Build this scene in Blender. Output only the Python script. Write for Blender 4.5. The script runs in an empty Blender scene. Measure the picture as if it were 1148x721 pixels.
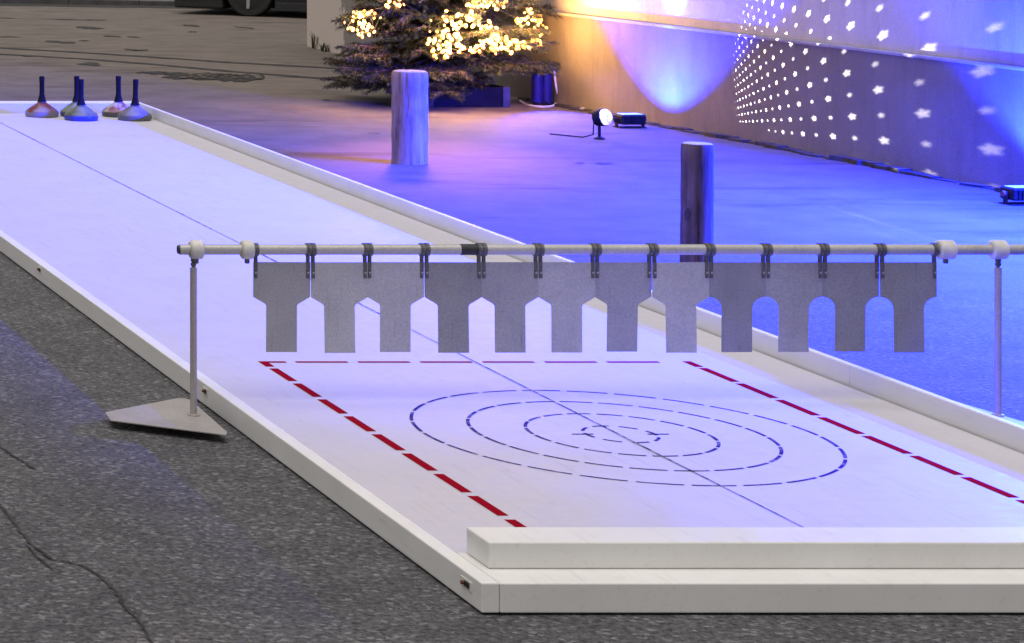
import bpy, bmesh, math, random
from mathutils import Vector, Matrix
R = math.radians
scene = bpy.context.scene
C = scene.collection
rnd = random.Random(7)

# ------------------------------------------------------------------ camera
F, VX, VY, H = 2940.0, -584.0, -157.0, 2.1        # focal (px of an 1148 wide frame), vanishing point, eye height
cam = bpy.data.cameras.new('camera'); camo = bpy.data.objects.new('camera', cam); C.objects.link(camo)
camo.location = (0, 0, H); camo.rotation_euler = (R(90), 0, 0)
cam.sensor_width = 36.0; cam.lens = F / 1148 * 36
cam.shift_x = (574 - VX) / 1148; cam.shift_y = -(360.5 - VY) / 1148
cam.clip_start = 0.1; cam.clip_end = 3000
scene.camera = camo

def at(px, py, z=0.0):
    Y = F * (H - z) / (py - VY)
    return Vector(((px - VX) / F * Y, Y, z))
def at_y(px, py, Y):
    return Vector(((px - VX) / F * Y, Y, H - (py - VY) / F * Y))

# ------------------------------------------------------------------ sky, soft overhead light, exposure
scene.view_settings.view_transform = 'Standard'; scene.view_settings.look = 'None'
scene.view_settings.exposure = 0.0; scene.view_settings.gamma = 1.0
SUN_EL, SUN_AZ = R(80), R(215)
w = bpy.data.worlds.new('World'); scene.world = w; w.use_nodes = True
nt = w.node_tree; bg = nt.nodes['Background']
sky = nt.nodes.new('ShaderNodeTexSky'); sky.sky_type = 'NISHITA'; sky.sun_disc = False
sky.sun_elevation = SUN_EL; sky.sun_rotation = SUN_AZ
hs = nt.nodes.new('ShaderNodeHueSaturation'); hs.inputs['Saturation'].default_value = 0.12
tint = nt.nodes.new('ShaderNodeMix'); tint.data_type = 'RGBA'; tint.blend_type = 'MULTIPLY'
tint.inputs[0].default_value = 1.0; tint.inputs[7].default_value = (1.0, 0.955, 0.93, 1)
nt.links.new(sky.outputs[0], hs.inputs['Color']); nt.links.new(hs.outputs[0], tint.inputs[6])
nt.links.new(tint.outputs[2], bg.inputs[0]); bg.inputs[1].default_value = 0.085

def lamp(name, kind, loc, energy, color, aim=None, size=0.05, spot=None, blend=1.0):
    l = bpy.data.lights.new(name, kind); l.energy = energy; l.color = color
    if kind != 'SUN': l.shadow_soft_size = size
    if spot: l.spot_size = R(spot); l.spot_blend = blend
    o = bpy.data.objects.new(name, l); C.objects.link(o); o.location = loc
    if aim is not None:
        o.rotation_euler = (Vector(aim) - Vector(loc)).to_track_quat('-Z', 'Y').to_euler()
    return o
sl = bpy.data.lights.new('sun', 'SUN'); sl.energy = 2.25; sl.angle = R(60); sl.color = (1, 0.965, 0.93)
so = bpy.data.objects.new('sun', sl); C.objects.link(so)
sd = Vector((math.cos(SUN_EL) * math.sin(SUN_AZ), math.cos(SUN_EL) * math.cos(SUN_AZ), math.sin(SUN_EL)))
so.rotation_euler = sd.to_track_quat('Z', 'Y').to_euler()

BLUE, BLUE_PAR, BLUE_CORE = (0.006, 0.02, 1.0), (0.004, 0.042, 1.0), (0.035, 0.09, 1.0)
# unseen blue bar to light the ground, plates added to trim its light
BAR_X, BAR_Y, BAR_L, BAR_Z, BAR_CUT = 9.79, 14.4, 4.2, (1.66,), 3.05
for bz in BAR_Z:
    bar = bpy.data.lights.new('blue_led_bar', 'AREA'); bar.shape = 'RECTANGLE'; bar.size = BAR_L; bar.size_y = 0.07
    bar.energy = 11000; bar.color = BLUE
    baro = bpy.data.objects.new('blue_led_bar', bar); C.objects.link(baro); baro.location = (BAR_X, BAR_Y, bz)
    _d = Vector((-0.93, -0.073, -0.36)).normalized(); _x = Vector((-0.079, 0.997, 0)); _x = (_x - _d * _x.dot(_d)).normalized()
    _z = -_d; _y = _z.cross(_x)
    baro.rotation_euler = Matrix((_x, _y, _z)).transposed().to_euler()

# main blue floodlight high on the wall by the tree, its beam (shape set in its nodes) runs along the wall towards the camera
FLX, FLY, FLZ = 9.14, 21.85, 1.85
fl = lamp('blue_wall_flood', 'POINT', (FLX, FLY, FLZ), 60000, BLUE, None, 0.1)

# ------------------------------------------------------------------ material helpers
def mat(name, color, rough=0.6, metal=0.0, emit=None, estr=0.0, spec=None):
    m = bpy.data.materials.new(name); m.use_nodes = True
    b = m.node_tree.nodes['Principled BSDF']
    b.inputs['Base Color'].default_value = (*color, 1); b.inputs['Roughness'].default_value = rough
    b.inputs['Metallic'].default_value = metal
    if spec is not None: b.inputs['Specular IOR Level'].default_value = spec
    if emit: b.inputs['Emission Color'].default_value = (*emit, 1); b.inputs['Emission Strength'].default_value = estr
    return m
class N:
    """small node-graph helper"""
    def __init__(s, m): s.t = m.node_tree; s.b = s.t.nodes.get('Principled BSDF')
    def n(s, typ, **kw):
        x = s.t.nodes.new(typ)
        for k, v in kw.items(): setattr(x, k, v)
        return x
    def link(s, a, b): s.t.links.new(a, b)
    def coord(s, out='Object', scale=(1, 1, 1), rot=(0, 0, 0)):
        c = s.n('ShaderNodeTexCoord'); mp = s.n('ShaderNodeMapping')
        mp.inputs['Scale'].default_value = scale; mp.inputs['Rotation'].default_value = rot
        s.link(c.outputs[out], mp.inputs[0]); return mp.outputs[0]
    def noise(s, vec, scale, detail=4, rough=0.55):
        x = s.n('ShaderNodeTexNoise'); x.inputs['Scale'].default_value = scale
        x.inputs['Detail'].default_value = detail; x.inputs['Roughness'].default_value = rough
        s.link(vec, x.inputs['Vector']); return x.outputs[0]
    def voro(s, vec, scale, feature='F1', out=0):
        x = s.n('ShaderNodeTexVoronoi', feature=feature); x.inputs['Scale'].default_value = scale
        s.link(vec, x.inputs['Vector']); return x.outputs[out]
    def ramp(s, fac, stops):
        x = s.n('ShaderNodeValToRGB'); e = x.color_ramp.elements
        while len(e) < len(stops): e.new(0.5)
        for i, (p, c) in enumerate(stops):
            e[i].position = p; e[i].color = (*c, 1) if len(c) == 3 else c
        s.link(fac, x.inputs[0]); return x.outputs[0]
    def mix(s, fac, a, b, blend='MIX'):
        x = s.n('ShaderNodeMix', data_type='RGBA', blend_type=blend)
        for v, i in ((fac, 0), (a, 6), (b, 7)):
            if hasattr(v, 'is_output'): s.link(v, x.inputs[i])
            elif i == 0: x.inputs[0].default_value = v
            else: x.inputs[i].default_value = (*v, 1)
        return x.outputs[2]
    def math(s, op, a, b=None, clamp=False):
        x = s.n('ShaderNodeMath', operation=op, use_clamp=clamp)
        for i, v in enumerate((a, b)):
            if v is None: continue
            if hasattr(v, 'is_output'): s.link(v, x.inputs[i])
            else: x.inputs[i].default_value = v
        return x.outputs[0]
    def maprange(s, v, a, b, c=0, d=1, smooth=False):
        x = s.n('ShaderNodeMapRange'); x.clamp = True
        if smooth: x.interpolation_type = 'SMOOTHSTEP'
        s.link(v, x.inputs[0])
        for i, q in enumerate((a, b, c, d)): x.inputs[i + 1].default_value = q
        return x.outputs[0]
    def color(s, sock): s.link(sock, s.b.inputs['Base Color'])
    def rough(s, sock): s.link(sock, s.b.inputs['Roughness'])
    def bump(s, h, strength=0.3, dist=0.01):
        x = s.n('ShaderNodeBump'); x.inputs['Strength'].default_value = strength; x.inputs['Distance'].default_value = dist
        s.link(h, x.inputs['Height']); s.link(x.outputs[0], s.b.inputs['Normal'])

def mottled(name, c1, c2, scale, rough=0.6, metal=0.0, bump=0.0, bscale=None, stretch=(1, 1, 1), spec=None, lo=0.35, hi=0.65):
    m = mat(name, c1, rough, metal, spec=spec); g = N(m)
    v = g.coord('Object', stretch); f = g.noise(v, scale, 6)
    g.color(g.ramp(f, [(lo, c1), (hi, c2)]))
    if bump: g.bump(g.noise(v, bscale or scale * 3, 5), bump, 0.01)
    return m

# asphalt: pale worn road far off, darker coarse asphalt near by
def asphalt():
    m = mat('asphalt', (0.08, 0.078, 0.08), 0.78, spec=0.3); g = N(m)
    v = g.coord('Object')
    big = g.noise(v, 0.45, 5); mid = g.noise(v, 2.6, 6, 0.65); fine = g.noise(v, 50, 4, 0.78)
    cell = g.voro(v, 66, 'F1', 1); cd = g.voro(v, 66, 'F1', 0)
    cell2 = g.voro(v, 38, 'F1', 1)
    grey = g.n('ShaderNodeSeparateColor'); g.link(cell, grey.inputs[0])
    grey2 = g.n('ShaderNodeSeparateColor'); g.link(cell2, grey2.inputs[0])
    near = g.ramp(grey.outputs[0], [(0.0, (0.012, 0.0117, 0.014)), (0.5, (0.05, 0.049, 0.054)), (0.85, (0.135, 0.131, 0.137)), (0.99, (0.4, 0.39, 0.39))])
    near = g.mix(0.35, near, g.ramp(grey2.outputs[1], [(0.0, (0.03, 0.029, 0.031)), (1.0, (0.12, 0.115, 0.117))]))
    near = g.mix(0.55, near, g.ramp(fine, [(0.38, (0.014, 0.0136, 0.0155)), (0.62, (0.155, 0.152, 0.159))]))
    near = g.mix(0.8, near, g.ramp(mid, [(0.3, (0.85, 0.84, 0.87)), (0.7, (1.45, 1.42, 1.42))]), 'MULTIPLY')
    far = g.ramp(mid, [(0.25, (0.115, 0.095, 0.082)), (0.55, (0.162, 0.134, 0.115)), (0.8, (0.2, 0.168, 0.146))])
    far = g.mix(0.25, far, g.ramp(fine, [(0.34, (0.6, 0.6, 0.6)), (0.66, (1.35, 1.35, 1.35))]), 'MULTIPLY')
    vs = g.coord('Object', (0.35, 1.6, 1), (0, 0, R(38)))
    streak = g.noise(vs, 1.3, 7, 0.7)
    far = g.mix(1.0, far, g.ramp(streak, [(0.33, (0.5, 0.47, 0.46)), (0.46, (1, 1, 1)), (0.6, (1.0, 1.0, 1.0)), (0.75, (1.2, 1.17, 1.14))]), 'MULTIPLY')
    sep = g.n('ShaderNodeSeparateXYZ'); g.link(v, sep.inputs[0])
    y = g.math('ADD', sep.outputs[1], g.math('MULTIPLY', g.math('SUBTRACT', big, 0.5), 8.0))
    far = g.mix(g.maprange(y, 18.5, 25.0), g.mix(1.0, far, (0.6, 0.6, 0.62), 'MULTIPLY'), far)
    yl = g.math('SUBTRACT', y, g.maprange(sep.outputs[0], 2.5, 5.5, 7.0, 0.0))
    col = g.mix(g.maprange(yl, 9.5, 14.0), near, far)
    g.color(col)
    hgt = g.math('ADD', g.math('MULTIPLY', cd, -0.8), g.math('MULTIPLY', fine, 0.9))
    g.bump(hgt, 0.75, 0.012)
    bn = [x for x in g.t.nodes if x.bl_idname == 'ShaderNodeBump'][0]
    g.link(g.maprange(sep.outputs[1], 8.5, 15, 0.8, 0.16), bn.inputs['Strength'])
    return m
M_ASPH = asphalt()

def plastic(name, c1, c2, rough):
    m = mat(name, c1, rough, spec=0.35); g = N(m)
    v = g.coord('Object'); f = g.noise(v, 3.0, 6, 0.6); s = g.noise(g.coord('Object', (3, 0.6, 3)), 9, 5, 0.7)
    base = g.ramp(f, [(0.3, c2), (0.7, c1)])
    g.color(g.mix(0.5, base, g.ramp(s, [(0.27, (0.72, 0.71, 0.68)), (0.42, (1, 1, 1))]), 'MULTIPLY'))
    sc = g.noise(g.coord('Object', (16, 0.5, 16), (0, 0, R(7))), 4, 5, 0.75)
    pat = g.noise(v, 0.9, 4)
    g.color(g.mix(g.math('MULTIPLY', g.maprange(pat, 0.4, 0.65), 0.55), g.b.inputs['Base Color'].links[0].from_socket, g.ramp(sc, [(0.36, tuple(x * 0.8 for x in c2)), (0.44, c1)])))
    g.rough(g.maprange(g.noise(v, 14, 4), 0.3, 0.7, rough - 0.08, rough + 0.12))
    g.bump(g.noise(v, 60, 3), 0.06, 0.004)
    return m
M_BOARD = plastic('white_board_plastic', (0.76, 0.75, 0.725), (0.69, 0.675, 0.645), 0.42)
M_FLOOR = plastic('lane_plastic', (0.56, 0.535, 0.575), (0.525, 0.50, 0.54), 0.5)
def marking(name, c1, c2, lo=0.36, hi=0.5):
    m = mat(name, c1, 1.0, spec=0.0); g = N(m)
    g.color(g.ramp(g.noise(g.coord('Object'), 16, 6, 0.7), [(lo, c2), (hi, c1)])); return m
M_RED = marking('red_line_paint', (0.26, 0.005, 0.016), (0.29, 0.02, 0.03), 0.28, 0.4)
M_BLUE = marking('blue_line_paint', (0.05, 0.035, 0.2), (0.2, 0.18, 0.36))
M_BLACK = marking('black_line_paint', (0.02, 0.019, 0.02), (0.34, 0.325, 0.34), 0.42, 0.6)
M_DARK = mat('dark_recess', (0.012, 0.011, 0.011), 0.8)
M_RUSTB = mat('rusty_bolt', (0.16, 0.05, 0.03), 0.7, 0.3)
def galv(name, c):
    m = mat(name, c, 0.45, 0.35); g = N(m)
    tc = g.n('ShaderNodeTexCoord'); oi = g.n('ShaderNodeObjectInfo'); ad = g.n('ShaderNodeVectorMath', operation='ADD')
    cb = g.n('ShaderNodeCombineXYZ'); k = g.math('MULTIPLY', oi.outputs['Random'], 37.0)
    for q in range(3): g.link(k, cb.inputs[q])
    g.link(tc.outputs['Object'], ad.inputs[0]); g.link(cb.outputs[0], ad.inputs[1]); v = ad.outputs[0]
    f = g.noise(v, 5, 7, 0.7); fine = g.noise(v, 130, 3, 0.7)
    a = g.ramp(f, [(0.28, tuple(x * 0.86 for x in c)), (0.72, tuple(min(1, x * 1.12) for x in c))])
    a = g.mix(0.6, a, g.ramp(fine, [(0.3, (0.72, 0.72, 0.72)), (0.7, (1.25, 1.25, 1.25))]), 'MULTIPLY')
    mp = g.n('ShaderNodeMapping'); mp.inputs['Scale'].default_value = (1, 1, 0.06); mp.inputs['Rotation'].default_value = (0, R(12), 0); g.link(v, mp.inputs[0])
    st = g.noise(mp.outputs[0], 60, 4, 0.75)
    a = g.mix(0.6, a, g.ramp(st, [(0.3, (0.7, 0.69, 0.68)), (0.42, (1, 1, 1)), (0.66, (1, 1, 1)), (0.72, (1.3, 1.3, 1.3))]), 'MULTIPLY')
    sp = g.noise(v, 22, 5, 0.8)
    a = g.mix(0.7, a, g.ramp(sp, [(0.26, (0.55, 0.52, 0.5)), (0.34, (1, 1, 1))]), 'MULTIPLY')
    g.color(a); g.rough(g.maprange(f, 0.3, 0.7, 0.36, 0.58)); g.bump(fine, 0.1, 0.003)
    return m
M_PLATE = [galv('grey_plate_dark', (0.285, 0.28, 0.282)), galv('grey_plate_mid', (0.355, 0.349, 0.349)), galv('grey_plate_pale', (0.455, 0.447, 0.446))]  # plate tones carry the differing reflections in their base colour
M_PIPE = galv('galvanised_pipe', (0.47, 0.45, 0.43))
M_STEEL = galv('stand_steel', (0.42, 0.385, 0.37))
M_COLLAR = mottled('white_collar_plastic', (0.68, 0.66, 0.6), (0.55, 0.53, 0.48), 30, 0.5)
M_STRAP = mottled('grey_strap', (0.075, 0.074, 0.08), (0.15, 0.145, 0.15), 60, 0.5, 0.3)
M_RUB = mottled('black_rubber', (0.014, 0.014, 0.015), (0.03, 0.03, 0.03), 40, 0.6)

# ------------------------------------------------------------------ object helpers
def tag(o, label=None, cat=None, group=None, kind=None):
    if label: o['label'] = label
    if cat: o['category'] = cat
    if group: o['group'] = group
    if kind: o['kind'] = kind
    return o
def empty(name, loc, label, cat, group=None, rz=0.0):
    o = bpy.data.objects.new(name, None); C.objects.link(o); o.location = loc; o.rotation_euler = (0, 0, rz)
    o.empty_display_size = 0.1
    return tag(o, label, cat, group)
def link_obj(name, me, m, parent=None, smooth=False):
    for x in (m if isinstance(m, (list, tuple)) else [m]): me.materials.append(x)
    if smooth:
        for p in me.polygons: p.use_smooth = True
    o = bpy.data.objects.new(name, me); C.objects.link(o)
    if parent: o.parent = parent
    return o
def share(src, parent=None, loc=None):
    o = src.copy(); C.objects.link(o)
    if parent: o.parent = parent
    if loc is not None: o.location = loc
    return o
def smooth_by_angle(me, deg=35):
    try:
        me.set_sharp_from_angle(angle=R(deg))
    except Exception: pass
class MB:
    def __init__(s): s.bm = bmesh.new()
    def box(s, x0, x1, y0, y1, z0, z1, bevel=0.0, seg=1):
        vs = [s.bm.verts.new((x, y, z)) for x in (x0, x1) for y in (y0, y1) for z in (z0, z1)]
        fs = [(0, 1, 3, 2), (4, 6, 7, 5), (0, 4, 5, 1), (2, 3, 7, 6), (0, 2, 6, 4), (1, 5, 7, 3)]
        ff = [s.bm.faces.new([vs[i] for i in f]) for f in fs]
        if bevel:
            ed = list({e for f in ff for e in f.edges})
            bmesh.ops.bevel(s.bm, geom=ed, offset=bevel, segments=seg, profile=0.5, affect='EDGES')
        return s
    def prism(s, pts, axis, a, b, bevel=0.0):
        """extrude a 2-D outline along 'x','y' or 'z' from a to b"""
        def P(p, t):
            return {'x': (t, p[0], p[1]), 'y': (p[0], t, p[1]), 'z': (p[0], p[1], t)}[axis]
        A = [s.bm.verts.new(P(p, a)) for p in pts]; B = [s.bm.verts.new(P(p, b)) for p in pts]
        n = len(pts); ff = [s.bm.faces.new(A[::-1]), s.bm.faces.new(B)]
        for i in range(n): ff.append(s.bm.faces.new((A[i], A[(i + 1) % n], B[(i + 1) % n], B[i])))
        if bevel:
            ed = list({e for f in ff[:2] for e in f.edges})
            bmesh.ops.bevel(s.bm, geom=ed, offset=bevel, segments=2, profile=0.5, affect='EDGES')
        return s
    def lathe(s, prof, seg=24, loc=(0, 0, 0), axis='z', wob=None):
        rings = []
        for (r, h) in prof:
            ring = []
            for i in range(seg):
                a = 2 * math.pi * i / seg; rr = r * (wob(a, h) if wob else 1)
                p = (rr * math.cos(a), rr * math.sin(a), h)
                if axis == 'x': p = (p[2], p[0], p[1])
                elif axis == 'y': p = (p[0], p[2], p[1])
                ring.append(s.bm.verts.new((p[0] + loc[0], p[1] + loc[1], p[2] + loc[2])))
            rings.append(ring)
        for a, b in zip(rings, rings[1:]):
            for i in range(seg): s.bm.faces.new((a[i], a[(i + 1) % seg], b[(i + 1) % seg], b[i]))
        s.bm.faces.new(rings[0][::-1]); s.bm.faces.new(rings[-1]); return s
    def tube(s, pts, r, seg=8):
        pts = [Vector(p) for p in pts]; rings = []
        for i, p in enumerate(pts):
            d = (pts[min(i + 1, len(pts) - 1)] - pts[max(i - 1, 0)]).normalized()
            u = d.orthogonal().normalized() if i == 0 else (u - d * u.dot(d)).normalized()
            v = d.cross(u); rr = r(i / (len(pts) - 1)) if callable(r) else r
            rings.append([s.bm.verts.new(p + (u * math.cos(2 * math.pi * k / seg) + v * math.sin(2 * math.pi * k / seg)) * rr) for k in range(seg)])
        for a, b in zip(rings, rings[1:]):
            for i in range(seg): s.bm.faces.new((a[i], a[(i + 1) % seg], b[(i + 1) % seg], b[i]))
        s.bm.faces.new(rings[0][::-1]); s.bm.faces.new(rings[-1]); return s
    def poly(s, pts):
        s.bm.faces.new([s.bm.verts.new(p) for p in pts]); return s
    def build(s, name, m, parent=None, smooth=False, loc=None):
        bmesh.ops.recalc_face_normals(s.bm, faces=s.bm.faces[:])
        me = bpy.data.meshes.new(name); s.bm.to_mesh(me); s.bm.free()
        if smooth:
            for p in me.polygons: p.use_smooth = True
            smooth_by_angle(me)
        o = link_obj(name, me, m, parent)
        if loc is not None: o.location = loc
        return o
def up(o):                       # sheets: make sure the normal looks up
    me = o.data
    for p in me.polygons:
        if p.normal.z < 0: p.flip()
    me.update(); return o

# ------------------------------------------------------------------ ground
gm = MB()
xs = [-400, -60, -10, 12, 40, 100, 500]; ys = [-300, -40, 0, 30, 60, 150, 900]
for i in range(6):
    for j in range(6):
        gm.poly([(xs[i], ys[j], 0), (xs[i + 1], ys[j], 0), (xs[i + 1], ys[j + 1], 0), (xs[i], ys[j + 1], 0)])
bmesh.ops.remove_doubles(gm.bm, verts=gm.bm.verts[:], dist=1e-4)
tag(up(gm.build('ground', M_ASPH)), 'grey asphalt ground around the lane', kind='structure')

M_CRACK = mottled('crack_dirt', (0.016, 0.014, 0.014), (0.05, 0.045, 0.042), 9, 0.9)
def ribbon(mb, pts, wid, z=0.004, jag=0.25, sub=6):
    """an uneven dark ribbon lying on the ground along points"""
    P = [Vector((p[0], p[1], 0)) for p in pts]; Q = []
    for a, b in zip(P, P[1:]):
        for k in range(sub): Q.append(a.lerp(b, k / sub))
    Q.append(P[-1]); L, Rr = [], []
    n = len(Q)
    for i, q in enumerate(Q):
        d = (Q[min(i + 1, n - 1)] - Q[max(i - 1, 0)]).normalized(); nn = Vector((-d.y, d.x, 0))
        end = min(1, i / 2.0, (n - 1 - i) / 2.0)
        ww = (wid if not callable(wid) else wid(i / (n - 1))) * (0.15 + 0.85 * end) * (1 + rnd.uniform(-jag, jag)) / 2
        q = q + nn * rnd.uniform(-1, 1) * jag * (wid if not callable(wid) else wid(0.5)) * 0.8
        L.append(mb.bm.verts.new((q.x + nn.x * ww, q.y + nn.y * ww, z))); Rr.append(mb.bm.verts.new((q.x - nn.x * ww, q.y - nn.y * ww, z)))
    for i in range(n - 1): mb.bm.faces.new((L[i], L[i + 1], Rr[i + 1], Rr[i]))
sm = MB()
for pts in ([(0, 54), (90, 59), (180, 65), (260, 70.5), (362, 76), (400, 79)], [(0, 61), (90, 66), (180, 73), (260, 80.5), (369, 89), (400, 92)]):
    P = [at(x, y) for x, y in pts]; d = (P[0] - P[1]).normalized(); P.insert(0, P[0] + d * 6)
    ribbon(sm, P, 0.14, 0.004, 0.14, 8)
tag(up(sm.build('road_seams', M_CRACK)), kind='structure')
cm = MB()
for pts, wd in (([(88, 30), (98, 31.5), (112, 33)], 0.22), ([(50, 46), (68, 47.5), (84, 49)], 0.2), ([(88, 46), (101, 46)], 0.16), ([(-8, 42), (8, 41.5), (22, 42)], 0.1),
                ([(140, 55), (152, 57), (166, 56)], 0.1), ([(98, 70), (102, 74)], 0.2), ([(205, 28), (225, 30)], 0.22), ([(262, 30), (285, 32.5)], 0.1), ([(210, 36), (222, 36)], 0.14),
                ([(60, 22), (92, 22.8), (120, 22.5)], 0.17), ([(30, 63), (36, 64)], 0.12), ([(118, 40), (134, 42)], 0.14), ([(140, 41), (160, 42.5)], 0.1), ([(-5, 20), (20, 21)], 0.12),
                ([(415, 115), (440, 119)], 0.14), ([(362, 112), (372, 113)], 0.1), ([(645, 183), (655, 183.5)], 0.1), ([(666, 183), (686, 184.5)], 0.14), ([(415, 149.5), (424, 150.5)], 0.1), ([(360, 50), (376, 55), (392, 60)], 0.09)):
    ribbon(cm, [at(*p) for p in pts], wd, 0.0045, 0.3, 5)
for pts, wd in (([(-10, 494), (12, 510), (28, 520), (40, 528)], 0.009), ([(-10, 556), (6, 574), (22, 596), (36, 612)], 0.009), ([(36, 612), (58, 628), (90, 634), (110, 645), (128, 662), (140, 682), (158, 700), (172, 724)], 0.009), ([(30, 612), (40, 624), (60, 640)], 0.007)):
    ribbon(cm, [at(*p) for p in pts], wd, 0.0045, 0.5, 7)
tag(up(cm.build('road_cracks', M_CRACK)), kind='structure')
# broken slot in the road beyond the far end of the lane, grit lying in it
M_PATCH = mottled('gutter_dirt', (0.012, 0.011, 0.01), (0.034, 0.031, 0.029), 14, 0.9, bump=0.6)
pm = MB()
ribbon(pm, [at(156, 81), at(195, 83.5), at(240, 86.5), at(296, 88.5)], lambda t: 0.3 + 0.55 * (t > 0.42), 0.0052, 0.12, 10)
tag(up(pm.build('road_gutter', M_PATCH)), kind='structure')
gr = MB()
for i in range(40):
    p = at(rnd.uniform(205, 292), rnd.uniform(84, 90)); r = rnd.uniform(0.01, 0.022)
    gr.box(p.x - r * 1.5, p.x + r * 1.5, p.y - r, p.y + r, 0.003, 0.003 + r * 0.8, r * 0.3)
tag(gr.build('gravel', mottled('grit_stone', (0.14, 0.12, 0.1), (0.05, 0.045, 0.04), 6, 0.9)), 'loose grit lying in the road gutter', kind='stuff')

# kerb and raised pavement far off
KD = (Vector((10.66, 37.4, 0)) - Vector((7.6, 38.35, 0))).normalized(); KN = Vector((-KD.y, KD.x, 0))
M_KERB = mottled('kerb_stone', (0.075, 0.069, 0.069), (0.105, 0.098, 0.097), 5, 0.8)
M_PAVE = mottled('pavement_asphalt', (0.1, 0.094, 0.095), (0.15, 0.14, 0.14), 3, 0.9, bump=0.4, bscale=40)
K0 = Vector((7.6, 38.35, 0)) - KD * 16
for i in range(26):
    a = K0 + KD * (i * 1.0); b = a + KD * 0.992
    q = [a, b, b + KN * 0.16, a + KN * 0.16]
    o = MB().prism([(p.x, p.y) for p in q], 'z', -0.05, 0.075 + rnd.uniform(-0.004, 0.004), 0.008).build('kerb', M_KERB)
    tag(o, kind='structure')
gk = MB(); ribbon(gk, [(p.x, p.y) for p in (K0 - KN * 0.3 + KD * q_ for q_ in range(0, 26, 2))], 0.6, 0.0043, 0.12, 6)
tag(up(gk.build('kerb_gutter', M_CRACK)), kind='structure')
q = [K0 + KN * 0.17, K0 + KD * 60 + KN * 0.17, K0 + KD * 60 + KN * 9, K0 + KN * 9]
tag(MB().prism([(p.x, p.y) for p in q], 'z', -0.05, 0.068).build('pavement', M_PAVE), kind='structure')

M_HOUS0 = mottled('black_visor', (0.012, 0.012, 0.014), (0.03, 0.028, 0.03), 16, 0.6)
# ------------------------------------------------------------------ building along the right, and its far white end
WA, WB = Vector((9.22, 22.4, 0)), Vector((9.67, 16.7, 0))
WD = (WB - WA).normalized(); WN = Vector((WD.y, -WD.x, 0))         # WN looks out of the wall towards the lane
if WN.x > 0: WN = -WN
def wallpt(t, out=0.0, z=0.0):
    p = WA + WD * t + WN * out; return Vector((p.x, p.y, z))
def wall_plaster(name, c1, c2, rough=0.85):
    m = mat(name, c1, rough, spec=0.2); g = N(m); v = g.coord('Object')
    a = g.ramp(g.noise(v, 1.6, 7, 0.65), [(0.32, c2), (0.66, c1)])
    st = g.noise(g.coord('Object', (1.2, 1.2, 0.25)), 7, 6, 0.7)
    a = g.mix(0.45, a, g.ramp(st, [(0.3, (0.62, 0.6, 0.58)), (0.5, (1, 1, 1))]), 'MULTIPLY')
    fine = g.noise(v, 70, 4, 0.7)
    a = g.mix(0.4, a, g.ramp(fine, [(0.3, (0.7, 0.7, 0.7)), (0.7, (1.2, 1.2, 1.2))]), 'MULTIPLY')
    g.color(a); g.bump(fine, 0.5, 0.008); return m
M_UP = wall_plaster('pale_plaster', (0.6, 0.56, 0.55), (0.53, 0.49, 0.48))
M_PL = wall_plaster('grey_plinth_render', (0.225, 0.2, 0.19), (0.175, 0.156, 0.15))
M_LEDGE = wall_plaster('ledge_stone', (0.42, 0.39, 0.38), (0.33, 0.31, 0.3))
bw = empty('building_wall', wallpt(3.0), 'long building wall with a grey plinth and pale plaster above', 'wall')
def wall_slab(name, t0, t1, o0, o1, z0, z1, m, parent, bevel=0.0):
    base = Vector(parent.location)
    q = [wallpt(t0, o0) - base, wallpt(t1, o0) - base, wallpt(t1, o1) - base, wallpt(t0, o1) - base]
    mb = MB().prism([(p.x, p.y) for p in q], 'z', z0, z1, bevel)
    return mb.build(name, m, parent)
T0, T1 = -3.4, 16.0
wall_slab('upper_wall', T0, T1, -0.4, -0.035, 0.802, 3.6, M_UP, bw)
wall_slab('plinth', T0, T1, -0.4, 0.0, -0.05, 0.775, M_PL, bw)
wall_slab('ledge', T0, T1, -0.4, 0.012, 0.776, 0.801, M_LEDGE, bw, 0.006)
wm = MB()
for k in range(60):                                                # dirt lying in the joint of wall and ground
    t = -0.6 + k * 0.16
    q = [wallpt(t, 0.002), wallpt(t + 0.17, 0.002), wallpt(t + 0.17, 0.04 + rnd.uniform(0, 0.06)), wallpt(t, 0.04 + rnd.uniform(0, 0.06))]
    wm.prism([(p.x, p.y) for p in q], 'z', -0.01, rnd.uniform(0.006, 0.035))
tag(wm.build('wall_foot_dirt', M_CRACK), 'dark dirt gathered along the foot of the wall', kind='stuff')
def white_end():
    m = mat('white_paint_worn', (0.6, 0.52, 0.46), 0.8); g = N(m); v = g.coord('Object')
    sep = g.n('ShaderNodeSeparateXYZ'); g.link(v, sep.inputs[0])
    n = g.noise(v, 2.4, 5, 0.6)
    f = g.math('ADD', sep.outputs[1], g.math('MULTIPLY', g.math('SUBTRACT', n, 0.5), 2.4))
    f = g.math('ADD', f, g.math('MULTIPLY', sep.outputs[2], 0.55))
    a = g.mix(g.maprange(f, 0.28, 0.36), (0.3, 0.265, 0.24), (0.72, 0.62, 0.54))  # grey and cream tones split along a wavy noise edge
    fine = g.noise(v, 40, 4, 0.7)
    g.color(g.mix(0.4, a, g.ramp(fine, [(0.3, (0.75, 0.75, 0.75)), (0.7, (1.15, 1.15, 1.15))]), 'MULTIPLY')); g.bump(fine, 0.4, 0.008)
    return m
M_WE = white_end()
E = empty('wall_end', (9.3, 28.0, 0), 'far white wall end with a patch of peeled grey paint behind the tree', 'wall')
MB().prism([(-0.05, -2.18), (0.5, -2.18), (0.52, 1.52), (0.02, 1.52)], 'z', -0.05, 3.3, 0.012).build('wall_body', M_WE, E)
MB().prism([(-0.12, -2.2), (0.55, -2.2), (0.58, 1.58), (-0.05, 1.58)], 'z', 3.302, 3.38, 0.01).build('coping', M_LEDGE, E)
BARW = ['long blue light bar with a visor fixed high on the building wall']
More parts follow.
